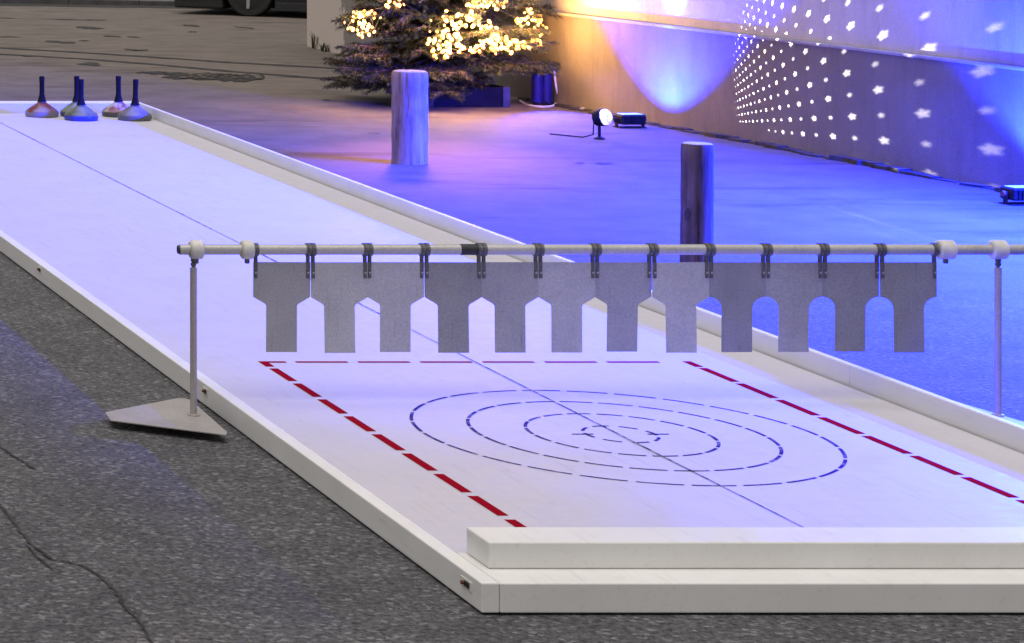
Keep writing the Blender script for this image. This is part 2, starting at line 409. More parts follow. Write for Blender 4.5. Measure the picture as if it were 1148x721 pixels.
for bz, bl in zip(BAR_Z, BARW):
    lb = empty('wall_light_bar', (BAR_X, BAR_Y, bz), bl, 'light bar', 'blue light bars on the wall', rz=R(4.5))
    drop = 0.7 * bz / (BAR_X - BAR_CUT); hl = BAR_L / 2 + 0.4
    MB().box(0.02, 0.048, -hl, hl, -0.41, 0.05, 0.004).build('housing', M_HOUS0, lb)  # tall back plate added to keep the bar's light off the wall
    MB().prism([(0.048, 0.051), (0.048, 0.059), (-0.7, -drop + 0.008), (-0.7, -drop)], 'y', -hl, hl).build('visor', M_HOUS0, lb)  # plate added to cut the bar's light left of the lane
def tuft(name, loc, n, h, m, label):
    mb = MB()
    for k in range(n):
        a = rnd.uniform(0, 6.28); l = h * rnd.uniform(0.5, 1); s = rnd.uniform(0.15, 0.7) * l
        b = Vector((rnd.uniform(-0.04, 0.04), rnd.uniform(-0.08, 0.08), 0)); d = Vector((math.cos(a), math.sin(a), 0)); sd_ = Vector((-d.y, d.x, 0)) * 0.009
        m1 = b + d * s * 0.35 + Vector((0, 0, l * 0.65)); tp = b + d * s + Vector((0, 0, l))
        mb.poly([b - sd_, b + sd_, m1 + sd_ * 0.8, m1 - sd_ * 0.8]); mb.poly([m1 - sd_ * 0.8, m1 + sd_ * 0.8, tp])
    o = mb.build(name, m); o.location = loc
    return tag(o, label, 'weed', 'weeds at the white wall foot')
M_WEED = mottled('weed_leaf', (0.03, 0.035, 0.02), (0.06, 0.06, 0.03), 9, 0.8)
tuft('weed', at(355, 54.5), 22, 0.2, M_WEED, 'taller dark weed growing at the corner of the white wall end')
tuft('weed', at(366, 58), 18, 0.11, M_WEED, 'low scrubby weed at the white wall foot nearer the tree')

# ------------------------------------------------------------------ the lane
ZT, ZF, ZB = 0.090, 0.087, 0.169
XL, XR, XRO = 2.787, 5.238, 5.269
Y0, Y1 = 7.289, 21.01
lane = empty('curling_lane', (4.0, 7.3, 0), 'long white plastic curling lane with raised boards and target rings', 'curling lane')
def lp(mb, name, m, sm=False):
    o = mb.build(name, m, lane, sm); o.matrix_parent_inverse = Matrix.Translation((-4.0, -7.3, 0)); return o
cuts = [Y0, 10.03, 13.03, 15.8, 18.5, Y1]
for a, b in zip(cuts, cuts[1:]):
    lp(MB().box(XL, XL + 0.05, a + 0.001, b - 0.001, 0.006, ZT, 0.004, 2), 'side_beam', M_BOARD)
    lp(MB().box(XR + 0.003, XRO, a + 0.001, b - 0.001, 0.006, ZB, 0.004, 2), 'side_board', M_BOARD)
lp(MB().box(XL + 0.051, XR, Y0, 7.615, 0.006, ZT - 0.0005, 0.004, 2), 'front_beam', M_BOARD)
lp(MB().box(2.862, XR - 0.002, 7.434, 7.605, ZT, 0.166, 0.005, 2), 'front_board', M_BOARD)
lp(MB().box(XL + 0.051, XR - 0.001, 20.84, Y1, 0.006, ZB, 0.005, 2), 'rear_board', M_BOARD)
lp(MB().box(XL + 0.052, XR - 0.004, 7.616, 20.838, 0.006, ZF), 'lane_floor', M_FLOOR)
# joint pockets in the outer face
for yy, zz, ln in ((7.40, 0.058, 0.085), (10.06, 0.062, 0.055), (13.03, 0.064, 0.075), (15.8, 0.062, 0.07)):
    pk = lp(MB().box(XL - 0.0025, XL + 0.004, yy - ln / 2, yy + ln / 2, zz - 0.016, zz + 0.014, 0.002), 'joint_plate', M_COLLAR)
    sl_ = lp(MB().box(XL - 0.004, XL + 0.004, yy - ln * 0.22 - 0.008, yy + ln * 0.22 - 0.008, zz - 0.009, zz + 0.007), 'slot', M_DARK)
    bo = lp(MB().lathe([(0.006, -0.006), (0.006, 0.001), (0.004, 0.003)], 8, (XL - 0.0045, yy + ln * 0.22 - 0.002, zz - 0.001), 'x'), 'bolt', M_RUSTB)
    for c_ in (sl_, bo): c_.parent = pk
# markings, thin paint sheets on the floor
ZM = ZF + 0.0012
def rect(mb, x0, x1, y0, y1, z=ZM): mb.poly([(x0, y0, z), (x1, y0, z), (x1, y1, z), (x0, y1, z)])
RL, RR_, RB = 3.143, 4.845, 10.51
def dash(x0, x1, y0, y1, name, m):
    mb = MB(); rect(mb, x0, x1, y0, y1); up(lp(mb, name, m))
dash(RL - 0.017, RL + 0.017, 10.415, RB + 0.014, 'red_dash', M_RED); yv = 10.375
while yv > 7.75: dash(RL - 0.017, RL + 0.017, max(yv - 0.248, 7.72), yv, 'red_dash', M_RED); yv -= 0.297
dash(RR_ - 0.017, RR_ + 0.017, 10.41, RB + 0.014, 'red_dash', M_RED); yv = 10.385
while yv > 7.75: dash(RR_ - 0.017, RR_ + 0.017, max(yv - 0.272, 7.72), yv, 'red_dash', M_RED); yv -= 0.306
dash(RL + 0.018, RL + 0.09, RB - 0.014, RB + 0.014, 'red_dash', M_RED); xv = RL + 0.13
while xv < RR_ - 0.12: dash(xv, min(xv + 0.208, RR_ - 0.018), RB - 0.013, RB + 0.013, 'red_dash', M_RED); xv += 0.2495
CX, CY = 4.0, 9.19
for rad, rx, nd, gap in ((0.758, 0.682, 26, 0.14), (0.553, 0.493, 23, 0.14), (0.339, 0.305, 18, 0.18), (0.133, 0.12, 8, 0.34)):
    wv = 0.006; ph = rnd.uniform(0, 1)
    for k in range(nd):
        a0 = 2 * math.pi * (k + ph) / nd; a1 = a0 + 2 * math.pi / nd * (1 - gap); A, B = [], []
        for q in range(7):
            bb = a0 + (a1 - a0) * q / 6
            A.append((CX + (rx - wv) * math.cos(bb), CY + (rad - wv) * math.sin(bb), ZM)); B.append((CX + (rx + wv) * math.cos(bb), CY + (rad + wv) * math.sin(bb), ZM))
        up(lp(MB().poly(A + B[::-1]), 'ring_dash', M_BLUE))
for x0 in (CX - 0.17, CX + 0.095): dash(x0, x0 + 0.075, CY - 0.006, CY + 0.006, 'cross_tick', M_BLUE)
mb = MB(); yv = 7.62; CLX = 3.992
while yv < 20.8:
    wv = 0.002 + 0.0026 * (0.5 + 0.5 * math.sin(yv * 3.1 + 2) * math.sin(yv * 1.27)); y2 = min(yv + 0.12, 20.83)
    wv2 = 0.002 + 0.0026 * (0.5 + 0.5 * math.sin(y2 * 3.1 + 2) * math.sin(y2 * 1.27))
    mb.poly([(CLX - wv, yv, ZM + 0.001), (CLX + wv, yv, ZM + 0.001), (CLX + wv2, y2, ZM + 0.001), (CLX - wv2, y2, ZM + 0.001)]); yv = y2 + (0 if y2 < 20.83 else 1)
up(lp(mb, 'centre_line', M_BLACK))

# ------------------------------------------------------------------ gate: rail on two stands
GY, GZ, GR = 9.753, 0.651, 0.0195
LX, RX = 2.657, 5.649
gate = empty('gate_stand', (4.15, GY, 0), 'steel gate rail across the lane on two thin uprights with flat feet', 'gate')
def gp(mb, name, m, sm=True, par=None):
    o = mb.build(name, m, par or gate, sm)
    if not par: o.matrix_parent_inverse = Matrix.Translation((-4.15, -GY, 0))
    return o
gp(MB().lathe([(GR - 0.002, 2.604), (GR, 2.606), (GR, 5.90), (GR - 0.002, 5.902)], 20, (0, GY, GZ), 'x'), 'rail', M_PIPE)
gp(MB().lathe([(GR - 0.004, 2.598), (GR - 0.003, 2.6035)], 16, (0, GY, GZ), 'x'), 'end_cap', M_RUB)
tp0, tp1 = at_y(515.5, 280, GY).x, at_y(538.5, 280, GY).x
gp(MB().lathe([(GR + 0.0003, tp0), (GR + 0.0012, tp0 + 0.001), (GR + 0.0012, tp1 - 0.001), (GR + 0.0003, tp1)], 20, (0, GY, GZ), 'x'), 'tape_band', M_RUB)
for px, wd in ((220, 0.024), (277, 0.022), (1060, 0.03), (1119, 0.028)):
    x = at_y(px, 280, GY).x
    gp(MB().lathe([(0.029, x - wd), (0.035, x - wd + 0.005), (0.036, x), (0.035, x + wd - 0.005), (0.029, x + wd)], 24, (0, GY, GZ), 'x'), 'collar', M_COLLAR)
    gp(MB().box(x - 0.008, x + 0.008, GY - 0.008, GY + 0.008, GZ - 0.052, GZ - 0.03, 0.003), 'collar_screw', M_STRAP)
def poly_px(cx, pts, flip):
    out = []
    for px, py in pts:
        p = at(px, py, 0.034); v = Vector((p.x - LX, p.y - GY))
        if flip: c_, s_ = math.cos(R(9)), math.sin(R(9)); v = Vector((v.x * c_ - v.y * s_ - 0.038, v.x * s_ + v.y * c_))
        out.append((cx + v.x, GY + v.y))
    return out
PP = [(117.7, 462), (124, 470.8), (253.6, 487.3), (255, 484.5), (213.5, 448), (200.6, 446)]
for cx, flip in ((LX, False), (RX, True)):
    pts = poly_px(cx, PP, flip)
    bp = gp(MB().prism(pts, 'z', 0.029, 0.034, 0.001), 'base_plate', M_STEEL, False)
    cxm = sum(p[0] for p in pts) / 6; cym = sum(p[1] for p in pts) / 6
    rim = gp(MB().prism([(cxm + (p[0] - cxm) * 0.99, cym + (p[1] - cym) * 0.99) for p in pts], 'z', 0.007, 0.0287), 'under_tray', M_RUB, False); rim.parent = bp; rim.matrix_parent_inverse = Matrix.Translation((-4.15, -GY, 0))  # black slab stands for the shade in the gap under the plate
    for k in (0, 2, 5):
        qx, qy = cxm + (pts[k][0] - cxm) * 0.93, cym + (pts[k][1] - cym) * 0.93
        ft = gp(MB().lathe([(0.014, 0.0), (0.016, 0.004), (0.016, 0.02), (0.012, 0.0255)], 12, (qx, qy, 0)), 'foot', M_RUB); ft.parent = bp; ft.matrix_parent_inverse = Matrix.Translation((-4.15, -GY, 0))
    gp(MB().lathe([(0.022, 0.0345), (0.022, 0.038), (0.0125, 0.041), (0.0125, 0.583), (0.009, 0.585)], 16, (cx, GY, 0)), 'upright', M_STEEL)
    gp(MB().lathe([(0.006, 0.583), (0.006, 0.588), (0.0105, 0.592), (0.0105, 0.60), (0.006, 0.604), (0.0105, 0.608), (0.0105, 0.614), (0.007, 0.618), (0.007, 0.625)], 12, (cx, GY, 0)), 'pivot', M_STRAP)

# hanging plates ------------------------------------------------------------
PW, ZS, ZN, ZBOT, ZTOP, NW = 0.2115, 0.4745, 0.444, 0.269, 0.604, 0.1135
x_first = at_y(284, 293, GY).x
tones = [1, 2, 2, 0, 1, 2, 1, 2, 0, 1, 0, 0]
lab = ['leftmost hanging grey gate plate, next to the white collar on the left', 'second hanging gate plate from the left, a pale grey one', 'third hanging gate plate from the left, pale grey with a scuffed foot',
       'dark grey hanging gate plate just left of the black tape on the rail', 'dark hanging gate plate just right of the black tape on the rail', 'pale sixth hanging gate plate from the left, before the far lane boards',
       'seventh hanging gate plate from the left, left of the brown wooden post', 'hanging gate plate directly in front of the brown wooden post', 'dark hanging gate plate just right of the brown wooden post',
       'tenth hanging gate plate from the left, over the lane side board', 'second last hanging gate plate, blue ground showing on both sides of its neck', 'last hanging gate plate, next to the right white collar']
half = PW / 2 - 0.0004
outl = [(-half, ZTOP - GZ), (-half, ZS - GZ), (-NW / 2 - 0.004, ZN - GZ + 0.004), (-NW / 2, ZN - GZ - 0.003), (-NW / 2, ZBOT - GZ), (NW / 2, ZBOT - GZ), (NW / 2, ZN - GZ - 0.003), (NW / 2 + 0.004, ZN - GZ + 0.004), (half, ZS - GZ), (half, ZTOP - GZ)]
arc = [(NW / 2 + 0.049 * (1 - math.cos(a)) , ZS - GZ - 0.042 + 0.042 * math.sin(a)) for a in [k * math.pi / 12 for k in range(7)]]
arc = [(NW / 2 + 0.0486 - 0.0486 * math.cos(a), ZS - GZ - 0.045 + 0.045 * math.sin(a)) for a in [k * math.pi / 12 for k in range(7)]]
outr = [(-half, ZTOP - GZ)] + [(-x, z) for x, z in arc[::-1]] + [(-NW / 2, ZBOT - GZ), (NW / 2, ZBOT - GZ)] + arc + [(half, ZTOP - GZ)]
pm0 = MB().prism(outr, 'y', -0.0015, 0.0015).build('plate_source', M_PLATE[0]); round_me = pm0.data; bpy.data.objects.remove(pm0)
pm0 = MB().prism(outl, 'y', -0.0015, 0.0015).build('plate_source', M_PLATE[0]); plate_me = pm0.data; bpy.data.objects.remove(pm0)
def strap_mesh():
    mb = MB(); n = 16
    for rr0, rr1 in ((0.0205, 0.0245),):
        for k in range(n):
            a0, a1 = 2 * math.pi * k / n, 2 * math.pi * (k + 1) / n
            P = [(math.cos(a0) * rr0, math.sin(a0) * rr0), (math.cos(a1) * rr0, math.sin(a1) * rr0), (math.cos(a1) * rr1, math.sin(a1) * rr1), (math.cos(a0) * rr1, math.sin(a0) * rr1)]
            mb.prism(P, 'x', -0.0075, 0.0075)
    mb.box(-0.006, 0.006, -0.0055, -0.0025, -0.106, -0.022, 0.001); mb.box(-0.006, 0.006, 0.0025, 0.0055, -0.106, -0.022, 0.001)
    o = mb.build('strap_source', M_STRAP); me = o.data; bpy.data.objects.remove(o); return me
strap_me = strap_mesh()
rv = MB().lathe([(0.004, -0.0075), (0.004, -0.006), (0.002, -0.005)], 8, (0, 0, -0.085), 'y').build('rivet_source', M_STEEL); rivet_me = rv.data; bpy.data.objects.remove(rv)
for i in range(12):
    x = x_first + PW * (i + 0.5) + (i * 0.0002)
    t = empty('hanging_plate', (x, GY, GZ), lab[i], 'gate plate', 'plates hanging from the gate rail')
    t.rotation_euler = (R(rnd.uniform(-2.2, 2.2)), 0, R(rnd.uniform(-0.5, 0.5)))
    me = (plate_me if i < 8 else round_me).copy()
    me.materials.clear(); me.materials.append(M_PLATE[tones[i]])
    o = bpy.data.objects.new('plate_blade', me); C.objects.link(o); o.parent = t
    for s in (-1, 1):
        st = bpy.data.objects.new('strap', strap_me); C.objects.link(st); st.parent = t; st.location = (s * (half - 0.0085), 0, 0)
        rv_ = bpy.data.objects.new('rivet', rivet_me); C.objects.link(rv_); rv_.parent = st

# ------------------------------------------------------------------ curling stocks
def stock(px, yc, cols, hcol, label, lean=0.0):
    x = (px - VX) / F * yc
    t = empty('curling_stock', (x, yc, ZF), label, 'curling stock', 'curling stocks at the far end of the lane')
    mb = MB().lathe([(0.118, 0.0), (0.126, 0.004), (0.13, 0.018), (0.13, 0.034), (0.122, 0.048), (0.098, 0.066), (0.07, 0.086), (0.046, 0.102), (0.034, 0.11)], 32)
    m = mat('stock_body', cols[0], 0.35); g = N(m); v = g.coord('Object')
    sep = g.n('ShaderNodeSeparateXYZ'); g.link(v, sep.inputs[0])
    a = g.ramp(g.noise(v, 13, 5, 0.65), [(0.42, cols[0]), (0.56, cols[1])])
    g.color(g.mix(g.maprange(sep.outputs[2], 0.036, 0.04), cols[2], a))
    mb.build('stock_body', m, t, True)
    MB().lathe([(0.124, -0.004), (0.124, 0.0)], 32, (0, 0, 0.004)).build('running_sole', M_RUB, t, True)
    MB().lathe([(0.033, 0.1105), (0.035, 0.113), (0.033, 0.118)], 20).build('collar', M_STRAP, t, True)
    hd = MB().lathe([(0.036, 0.1185), (0.031, 0.128), (0.024, 0.155), (0.0195, 0.178), (0.019, 0.25), (0.0205, 0.29), (0.022, 0.308), (0.018, 0.315)], 16)
    hd.build('handle', mottled('stock_handle', hcol, tuple(c * 1.6 for c in hcol), 20, 0.8, spec=0.1), t, True)
    t.rotation_euler = (0, 0, rnd.uniform(0, 6))
    for ch in t.children:
        if ch.name.startswith('handle'): ch.rotation_euler = (lean, lean * 0.5, 0)
stock(47, 20.58, ((0.16, 0.03, 0.02), (0.2, 0.13, 0.11), (0.2, 0.18, 0.18)), (0.006, 0.006, 0.008), 'red and brown curling stock standing alone at the left')
stock(86, 20.60, ((0.11, 0.14, 0.07), (0.18, 0.2, 0.12), (0.1, 0.1, 0.1)), (0.006, 0.006, 0.01), 'dull green grey curling stock half hidden behind the one with a blue rim')
stock(91, 20.30, ((0.15, 0.17, 0.1), (0.09, 0.1, 0.06), (0.03, 0.04, 0.3)), (0.006, 0.006, 0.01), 'pale curling stock with a blue rim in front of the greenish one')
stock(133, 20.60, ((0.45, 0.4, 0.38), (0.2, 0.05, 0.045), (0.09, 0.08, 0.08)), (0.008, 0.006, 0.008), 'white and red curling stock behind the plain grey one', 0.02)
stock(151, 20.30, ((0.16, 0.155, 0.16), (0.12, 0.115, 0.125), (0.11, 0.11, 0.115)), (0.009, 0.006, 0.007), 'plain grey curling stock nearest the right side board', -0.03)

# ------------------------------------------------------------------ wooden posts
def wood(name, c1, c2, c3):
    m = mat(name, c1, 0.85, spec=0.2); g = N(m)
    v = g.coord('Object', (1, 1, 0.07)); f = g.noise(v, 26, 6, 0.7); k = g.noise(g.coord('Object', (1, 1, 0.5)), 5, 5, 0.6)
    a = g.ramp(f, [(0.3, c3), (0.45, c2), (0.68, c1)])
    g.color(g.mix(0.75, a, g.ramp(k, [(0.3, (0.45, 0.42, 0.4)), (0.55, (1.05, 1.05, 1.05))]), 'MULTIPLY')); g.bump(f, 0.7, 0.01); return m
M_KNOT = mottled('knot_wood', (0.03, 0.022, 0.018), (0.06, 0.045, 0.035), 40, 0.9)
def post(p, r, h, m, mtop, label, tilt):
    t = empty('wooden_post', (p.x, p.y, 0), label, 'post', 'wooden posts beside the lane')
    ph = rnd.uniform(0, 6)
    wob = lambda a, z: 1 + 0.025 * math.sin(2 * a + ph) + 0.018 * math.sin(5 * a + ph * 2 + z * 3) - (0.06 * min(1, max(0, z * 5 - 0.4)) if abs(((a - 4.25 - 0.1 * math.sin(z * 7) + math.pi) % (2 * math.pi)) - math.pi) < 0.06 else 0)
    prof = [(r * 1.01, -0.1)] + [(r * (1.0 + 0.012 * math.sin(k * 1.7 + ph)), h * k / 12) for k in range(12)] + [(r * 0.99, h - 0.012), (r * 0.94, h)]
    MB().lathe(prof, 56, wob=wob).build('log', m, t, True)
    MB().lathe([(r * 0.92, h + 0.0005), (r * 0.86, h + 0.004)], 40, wob=wob).build('cut_top', mtop, t, True)
    for k in range(2 if r < 0.1 else 0):
        a = 4.2 + rnd.uniform(-0.6, 0.5); z = h * rnd.uniform(0.2, 0.7)
        kn = MB().lathe([(0.018, -0.004), (0.015, 0.003), (0.008, 0.004)], 10, (0, 0, 0), 'y').build('knot', M_KNOT, t, True)
        kn.location = (r * 0.99 * math.cos(a), r * 0.99 * math.sin(a), z); kn.rotation_euler = (0, 0, a + R(-90) + math.pi); kn.scale = (0.7, 1, 1.6)
    t.rotation_euler = tilt
M_WTOP = mottled('cut_wood', (0.5, 0.42, 0.36), (0.36, 0.29, 0.24), 20, 0.85)
post(at(459, 183), 0.117, 0.636, wood('grey_weathered_wood', (0.44, 0.30, 0.21), (0.29, 0.19, 0.13), (0.09, 0.06, 0.045)), M_WTOP, 'pale grey wooden post standing before the christmas tree', (0, R(0.3), 0))
post(Vector((6.26, 13.49, 0)), 0.077, 0.64, wood('brown_weathered_wood', (0.19, 0.125, 0.09), (0.1, 0.066, 0.05), (0.022, 0.015, 0.012)), M_WTOP, 'brown wooden post on the blue lit ground behind the gate rail', (0, R(0.6), 0))

# ------------------------------------------------------------------ spruce with fairy lights
TX, TY = 8.19, 22.5
TREE_H, TREE_R = 4.3, 1.0
tree = empty('spruce_tree', (TX, TY, 0.1), 'dark spruce christmas tree by the wall, its lowest boughs drooping', 'tree')
M_BARK = mottled('spruce_bark', (0.07, 0.05, 0.038), (0.035, 0.026, 0.02), 14, 0.9)
M_NEED = bpy.data.materials.new('spruce_needles'); M_NEED.use_nodes = True
g = N(M_NEED); gi = g.n('ShaderNodeNewGeometry'); g.b.inputs['Roughness'].default_value = 0.55
g.color(g.ramp(gi.outputs['Random Per Island'], [(0.0, (0.002, 0.007, 0.004)), (0.6, (0.005, 0.016, 0.007)), (1.0, (0.012, 0.03, 0.011))]))
MB().tube([(0, 0, -0.02), (0.01, 0, 1.0), (0, 0.01, 2.0), (0, 0, TREE_H - 0.1)], lambda t: 0.065 * (1 - t) + 0.008, 12).build('trunk', M_BARK, tree, True)
tr = random.Random(11)
nv, nf, bm_br = [], [], MB()
def needle_spray(a, b, dens, ln, width):
    d = (b - a); L = d.length; d = d.normalized()
    u = d.orthogonal().normalized(); v = d.cross(u); n = int(L * dens)
    for k in range(n):
        p = a + d * (L * (k + tr.random()) / n); th = tr.uniform(0, 6.2832)
        o = u * math.cos(th) + v * math.sin(th)
        dirn = (d * tr.uniform(0.55, 1.1) + o).normalized(); l = ln * tr.uniform(0.7, 1.2)
        s = dirn.cross(Vector((tr.uniform(-1, 1), tr.uniform(-1, 1), tr.uniform(-1, 1)))).normalized() * width
        i = len(nv); nv.extend((p - s, p + s, p + dirn * l)); nf.append((i, i + 1, i + 2))
def bough(z, az, ln, droop, rise):
    if z < 0.4 and math.cos(az + R(12)) > 0.4: ln *= 0.5; z += 0.04
    elif z < 0.42: ln *= 0.88
    elif z < 1.0 and math.cos(az) < -0.3: ln *= 0.88
    elif math.cos(az) > 0.3 and z < 1.0: ln *= 1.08; droop += 0.12
    pts = []; dirh = Vector((math.cos(az), math.sin(az), 0)); side = Vector((-dirh.y, dirh.x, 0)); cur = tr.uniform(-0.12, 0.12)
    for k in range(9):
        t = k / 8; pts.append(dirh * (ln * t) + side * (cur * ln * t * t) + Vector((0, 0, z - droop * ln * t ** 1.2 + rise * ln * t ** 3)))
    bm_br.tube(pts, lambda t: 0.012 * (1 - t) + 0.003, 5)
    for k in range(2, 8): needle_spray(pts[k], pts[k + 1], 190, 0.034, 0.0026)
    n = max(6, int(ln * 15))
    n = int(n)
    for k in range(n):
        t = 0.22 + 0.78 * (k + tr.random() * 0.6) / n; i = min(int(t * 8), 7); p = pts[i].lerp(pts[i + 1], t * 8 - i)
        for s in (-1, 1):
            tl = ln * (0.1 + 0.3 * (1 - t) + 0.06) * tr.uniform(0.7, 1.15)
            e = p + (dirh * 0.8 + side * s * tr.uniform(0.65, 1.0) + Vector((0, 0, tr.uniform(-0.45, 0.1)))).normalized() * tl
            bm_br.tube([p, p.lerp(e, 0.5) + Vector((0, 0, 0.01)), e], 0.0028, 3)
            needle_spray(p, e, 260, 0.036, 0.003)
            if tl > 0.16:
                for q in range(2):
                    p2 = p.lerp(e, 0.35 + 0.3 * q); e2 = p2 + ((e - p).normalized() + side * s * 0.2 + dirh * (0.7 if q else -0.1) + Vector((0, 0, tr.uniform(-0.3, 0.0)))).normalized() * tl * 0.45
                    needle_spray(p2, e2, 190, 0.032, 0.0026)
z = 0.16
while z < TREE_H - 0.15:
    f = 1 - (z - 0.1) / (TREE_H - 0.05); nb = 19 if z < 1.2 else 9
    for k in range(nb):
        bough(z + tr.uniform(-0.05, 0.05), 2 * math.pi * (k + tr.random() * 0.7) / nb + z * 5, TREE_R * f ** 0.85 * tr.uniform(0.75, 1.08), 0.22 if z > 0.5 else 0.3, 0.2 if z > 0.5 else 0.22)
    z += 0.15 if z < 1.2 else 0.24
bm_br.build('branches', M_BARK, tree, False)
me = bpy.data.meshes.new('needles'); me.from_pydata([tuple(v) for v in nv], [], nf); me.update()
tag(link_obj('needles', me, M_NEED, tree), kind='stuff')

# fairy lights wound round the tree
WARM = (1.0, 0.5, 0.13)
lights = empty('fairy_lights', (TX, TY, 0.1), 'string of warm glowing fairy lights wound around the spruce', 'fairy lights')
M_BULB = mat('warm_bulb', (0.9, 0.6, 0.25), 0.3, emit=(1.0, 0.4, 0.05), estr=5.5)
try: M_BULB.cycles.emission_sampling = 'NONE'
except Exception: pass
bo = MB().lathe([(0.004, -0.02), (0.011, -0.013), (0.0145, 0.0), (0.011, 0.012), (0.003, 0.019)], 8).build('bulb_source', M_BULB, None, True); bulb_me = bo.data; bpy.data.objects.remove(bo)
M_BULBG = mat('golden_bulb', (0.9, 0.5, 0.15), 0.3, emit=(1.0, 0.24, 0.022), estr=3.6)
try: M_BULBG.cycles.emission_sampling = 'NONE'
except Exception: pass
bulb_gold = bulb_me.copy(); bulb_gold.materials.clear(); bulb_gold.materials.append(M_BULBG)
clusters = [((407, 24), (19, 17), 30), ((446, 4), (14, 6), 7), ((496, 47), (14, 17), 26), ((518, 22), (30, 9), 24), ((520, 55), (22, 6), 18), ((560, 50), (22, 10), 36), ((585, 52), (14, 6), 14), ((595, 22), (16, 14), 24), ((603, 42), (7, 8), 9),
            ((546, 4), (24, 6), 20), ((543, 33), (12, 8), 8), ((515, 35), (8, 10), 6)]
bulbs = []
def surf(px, py):
    # where the line of sight meets the tree's outer cone, a little inside it
    d = Vector(((px - VX) / F, 1, -(py - VY) / F)); o = Vector((0, 0, H)); Y = TY - 1.5
    while Y < TY + 0.3:
        p = o + d * Y; zz = p.z - 0.1
        rr = TREE_R * max(0.02, 1 - (zz - 0.1) / (TREE_H - 0.05)) ** 0.85
        if (p.x - TX) ** 2 + (p.y - TY) ** 2 < (rr * 0.93) ** 2: return p
        Y += 0.01
    return o + d * TY
for (cx, cy), (sx, sy), n in clusters:
    k = 0
    while k < n * 1.2:
        a, b = tr.uniform(-1, 1), tr.uniform(-1, 1)
        if a * a + b * b > 1: continue
        p = surf(cx + a * sx, cy + b * sy) + Vector((tr.uniform(-.03, .03), tr.uniform(-0.06, 0.08), tr.uniform(-.02, .02))); bulbs.append(p); k += 1
n_front = len(bulbs)
for k in range(70):                                                 # the string goes on up and around the tree
    t = k / 70; zz = 1.0 + t * 3.0; a = t * 40 + tr.uniform(-0.3, 0.3); rr = TREE_R * (1 - (zz - 0.1) / (TREE_H - 0.05)) ** 0.85 * 0.9
    bulbs.append(Vector((TX + rr * math.cos(a), TY + rr * math.sin(a), zz + 0.1)))
for p in bulbs:
    b = bpy.data.objects.new('bulb', bulb_gold if tr.random() < 0.55 else bulb_me); C.objects.link(b); b.parent = lights; b.location = p - Vector((TX, TY, 0.1))
    b.rotation_euler = (tr.uniform(-1, 1), tr.uniform(-1, 1), 0); s = tr.uniform(0.5, 1.2); b.scale = (s, s, s)
wire = MB(); chain = []; rest = bulbs[:n_front]; cur = rest.pop(0); chain = [cur]
while rest:
    j = min(range(len(rest)), key=lambda q: (rest[q] - cur).length); cur = rest.pop(j); chain.append(cur)
wire.tube([p - Vector((TX, TY, 0.1)) + Vector((0, 0.012, 0.01)) for p in chain + bulbs[n_front:]], 0.0022, 4).build('wire', mat('light_wire', (0.02, 0.03, 0.02), 0.6), lights)
for k in range(0, n_front, 7):                                      # the light the bulbs throw on the needles round them
    p = bulbs[k]; d = Vector((p.x - TX, p.y - TY, 0)).normalized()
    lamp('fairy_glow', 'POINT', p + d * 0.04, 6.0, WARM, None, 0.02)
for (px, py), e in (((597, 28), 11), ((540, 5), 14), ((410, 20), 8)):
    p = surf(px, py); d = Vector((p.x - TX, p.y - TY, 0)).normalized()
    lamp('fairy_glow', 'POINT', p + d * 0.14, e, WARM, None, 0.08)
lamp('fairy_glow_top', 'SPOT', (7.7, 21.5, 2.5), 1000, (1.0, 0.32, 0.06), (6.75, 18.5, 0.0), 0.25, 33, 1.0)  # added warm spot that makes the orange pool on the ground

# planter the tree stands in
M_BLK = mottled('black_planter', (0.004, 0.004, 0.005), (0.011, 0.01, 0.012), 8, 0.7, spec=0.2)
pl = empty('tree_planter', (8.40, 22.62, 0), 'low dark square box in which the spruce stands', 'planter')
for a, b, c, d in ((-0.34, 0.34, -0.34, -0.315), (-0.34, 0.34, 0.315, 0.34), (-0.34, -0.315, -0.314, 0.314), (0.315, 0.34, -0.314, 0.314)):
    MB().box(a, b, c, d, 0.0, 0.17, 0.005).build('side_panel', M_BLK, pl)
MB().box(-0.313, 0.313, -0.313, 0.313, 0.004, 0.09).build('soil', M_CRACK, pl)
for sx in (-1, 1):
    MB().box(sx * 0.325 - 0.03, sx * 0.325 + 0.03, -0.353, -0.341, 0.0, 0.172, 0.003).build('corner_strip', mottled('grey_strip', (0.04, 0.04, 0.045), (0.08, 0.08, 0.09), 12, 0.6), pl)

# dark upright container and its pale cable
p = at(610, 118.5); p.y += 0.05
cn = empty('canister', (p.x, p.y, 0), 'dark blue-lit upright canister between the spruce and the wall', 'canister', rz=R(8))
M_CAN = mottled('blue_canister', (0.02, 0.014, 0.16), (0.012, 0.01, 0.09), 9, 0.35)  # blue light on the canister is put into its base colour
for s in (-1, 1):
    MB().lathe([(0.038, 0.006), (0.046, 0.014), (0.048, 0.12), (0.048, 0.22), (0.044, 0.262), (0.03, 0.276)], 20, (s * 0.044, 0, 0)).build('tank', M_CAN, cn, True)
MB().box(-0.09, 0.09, -0.045, 0.045, 0.0, 0.03, 0.008, 2).build('foot_block', M_BLK, cn)
MB().tube([(-0.06, 0, 0.27), (-0.05, 0, 0.31), (0.0, 0, 0.318), (0.05, 0, 0.31), (0.06, 0, 0.27)], 0.009, 8).build('handle', M_BLK, cn, True)
cbp = [at_y(621, 76, p.y - 0.02), at_y(623, 95, p.y - 0.03), at_y(625.5, 106, p.y - 0.04), at(625, 114, 0.02), at(620, 119, 0.008), at(610, 120, 0.008), at(598, 119, 0.008), at(588, 116.5, 0.01), at(583, 113, 0.02)]
pts = []
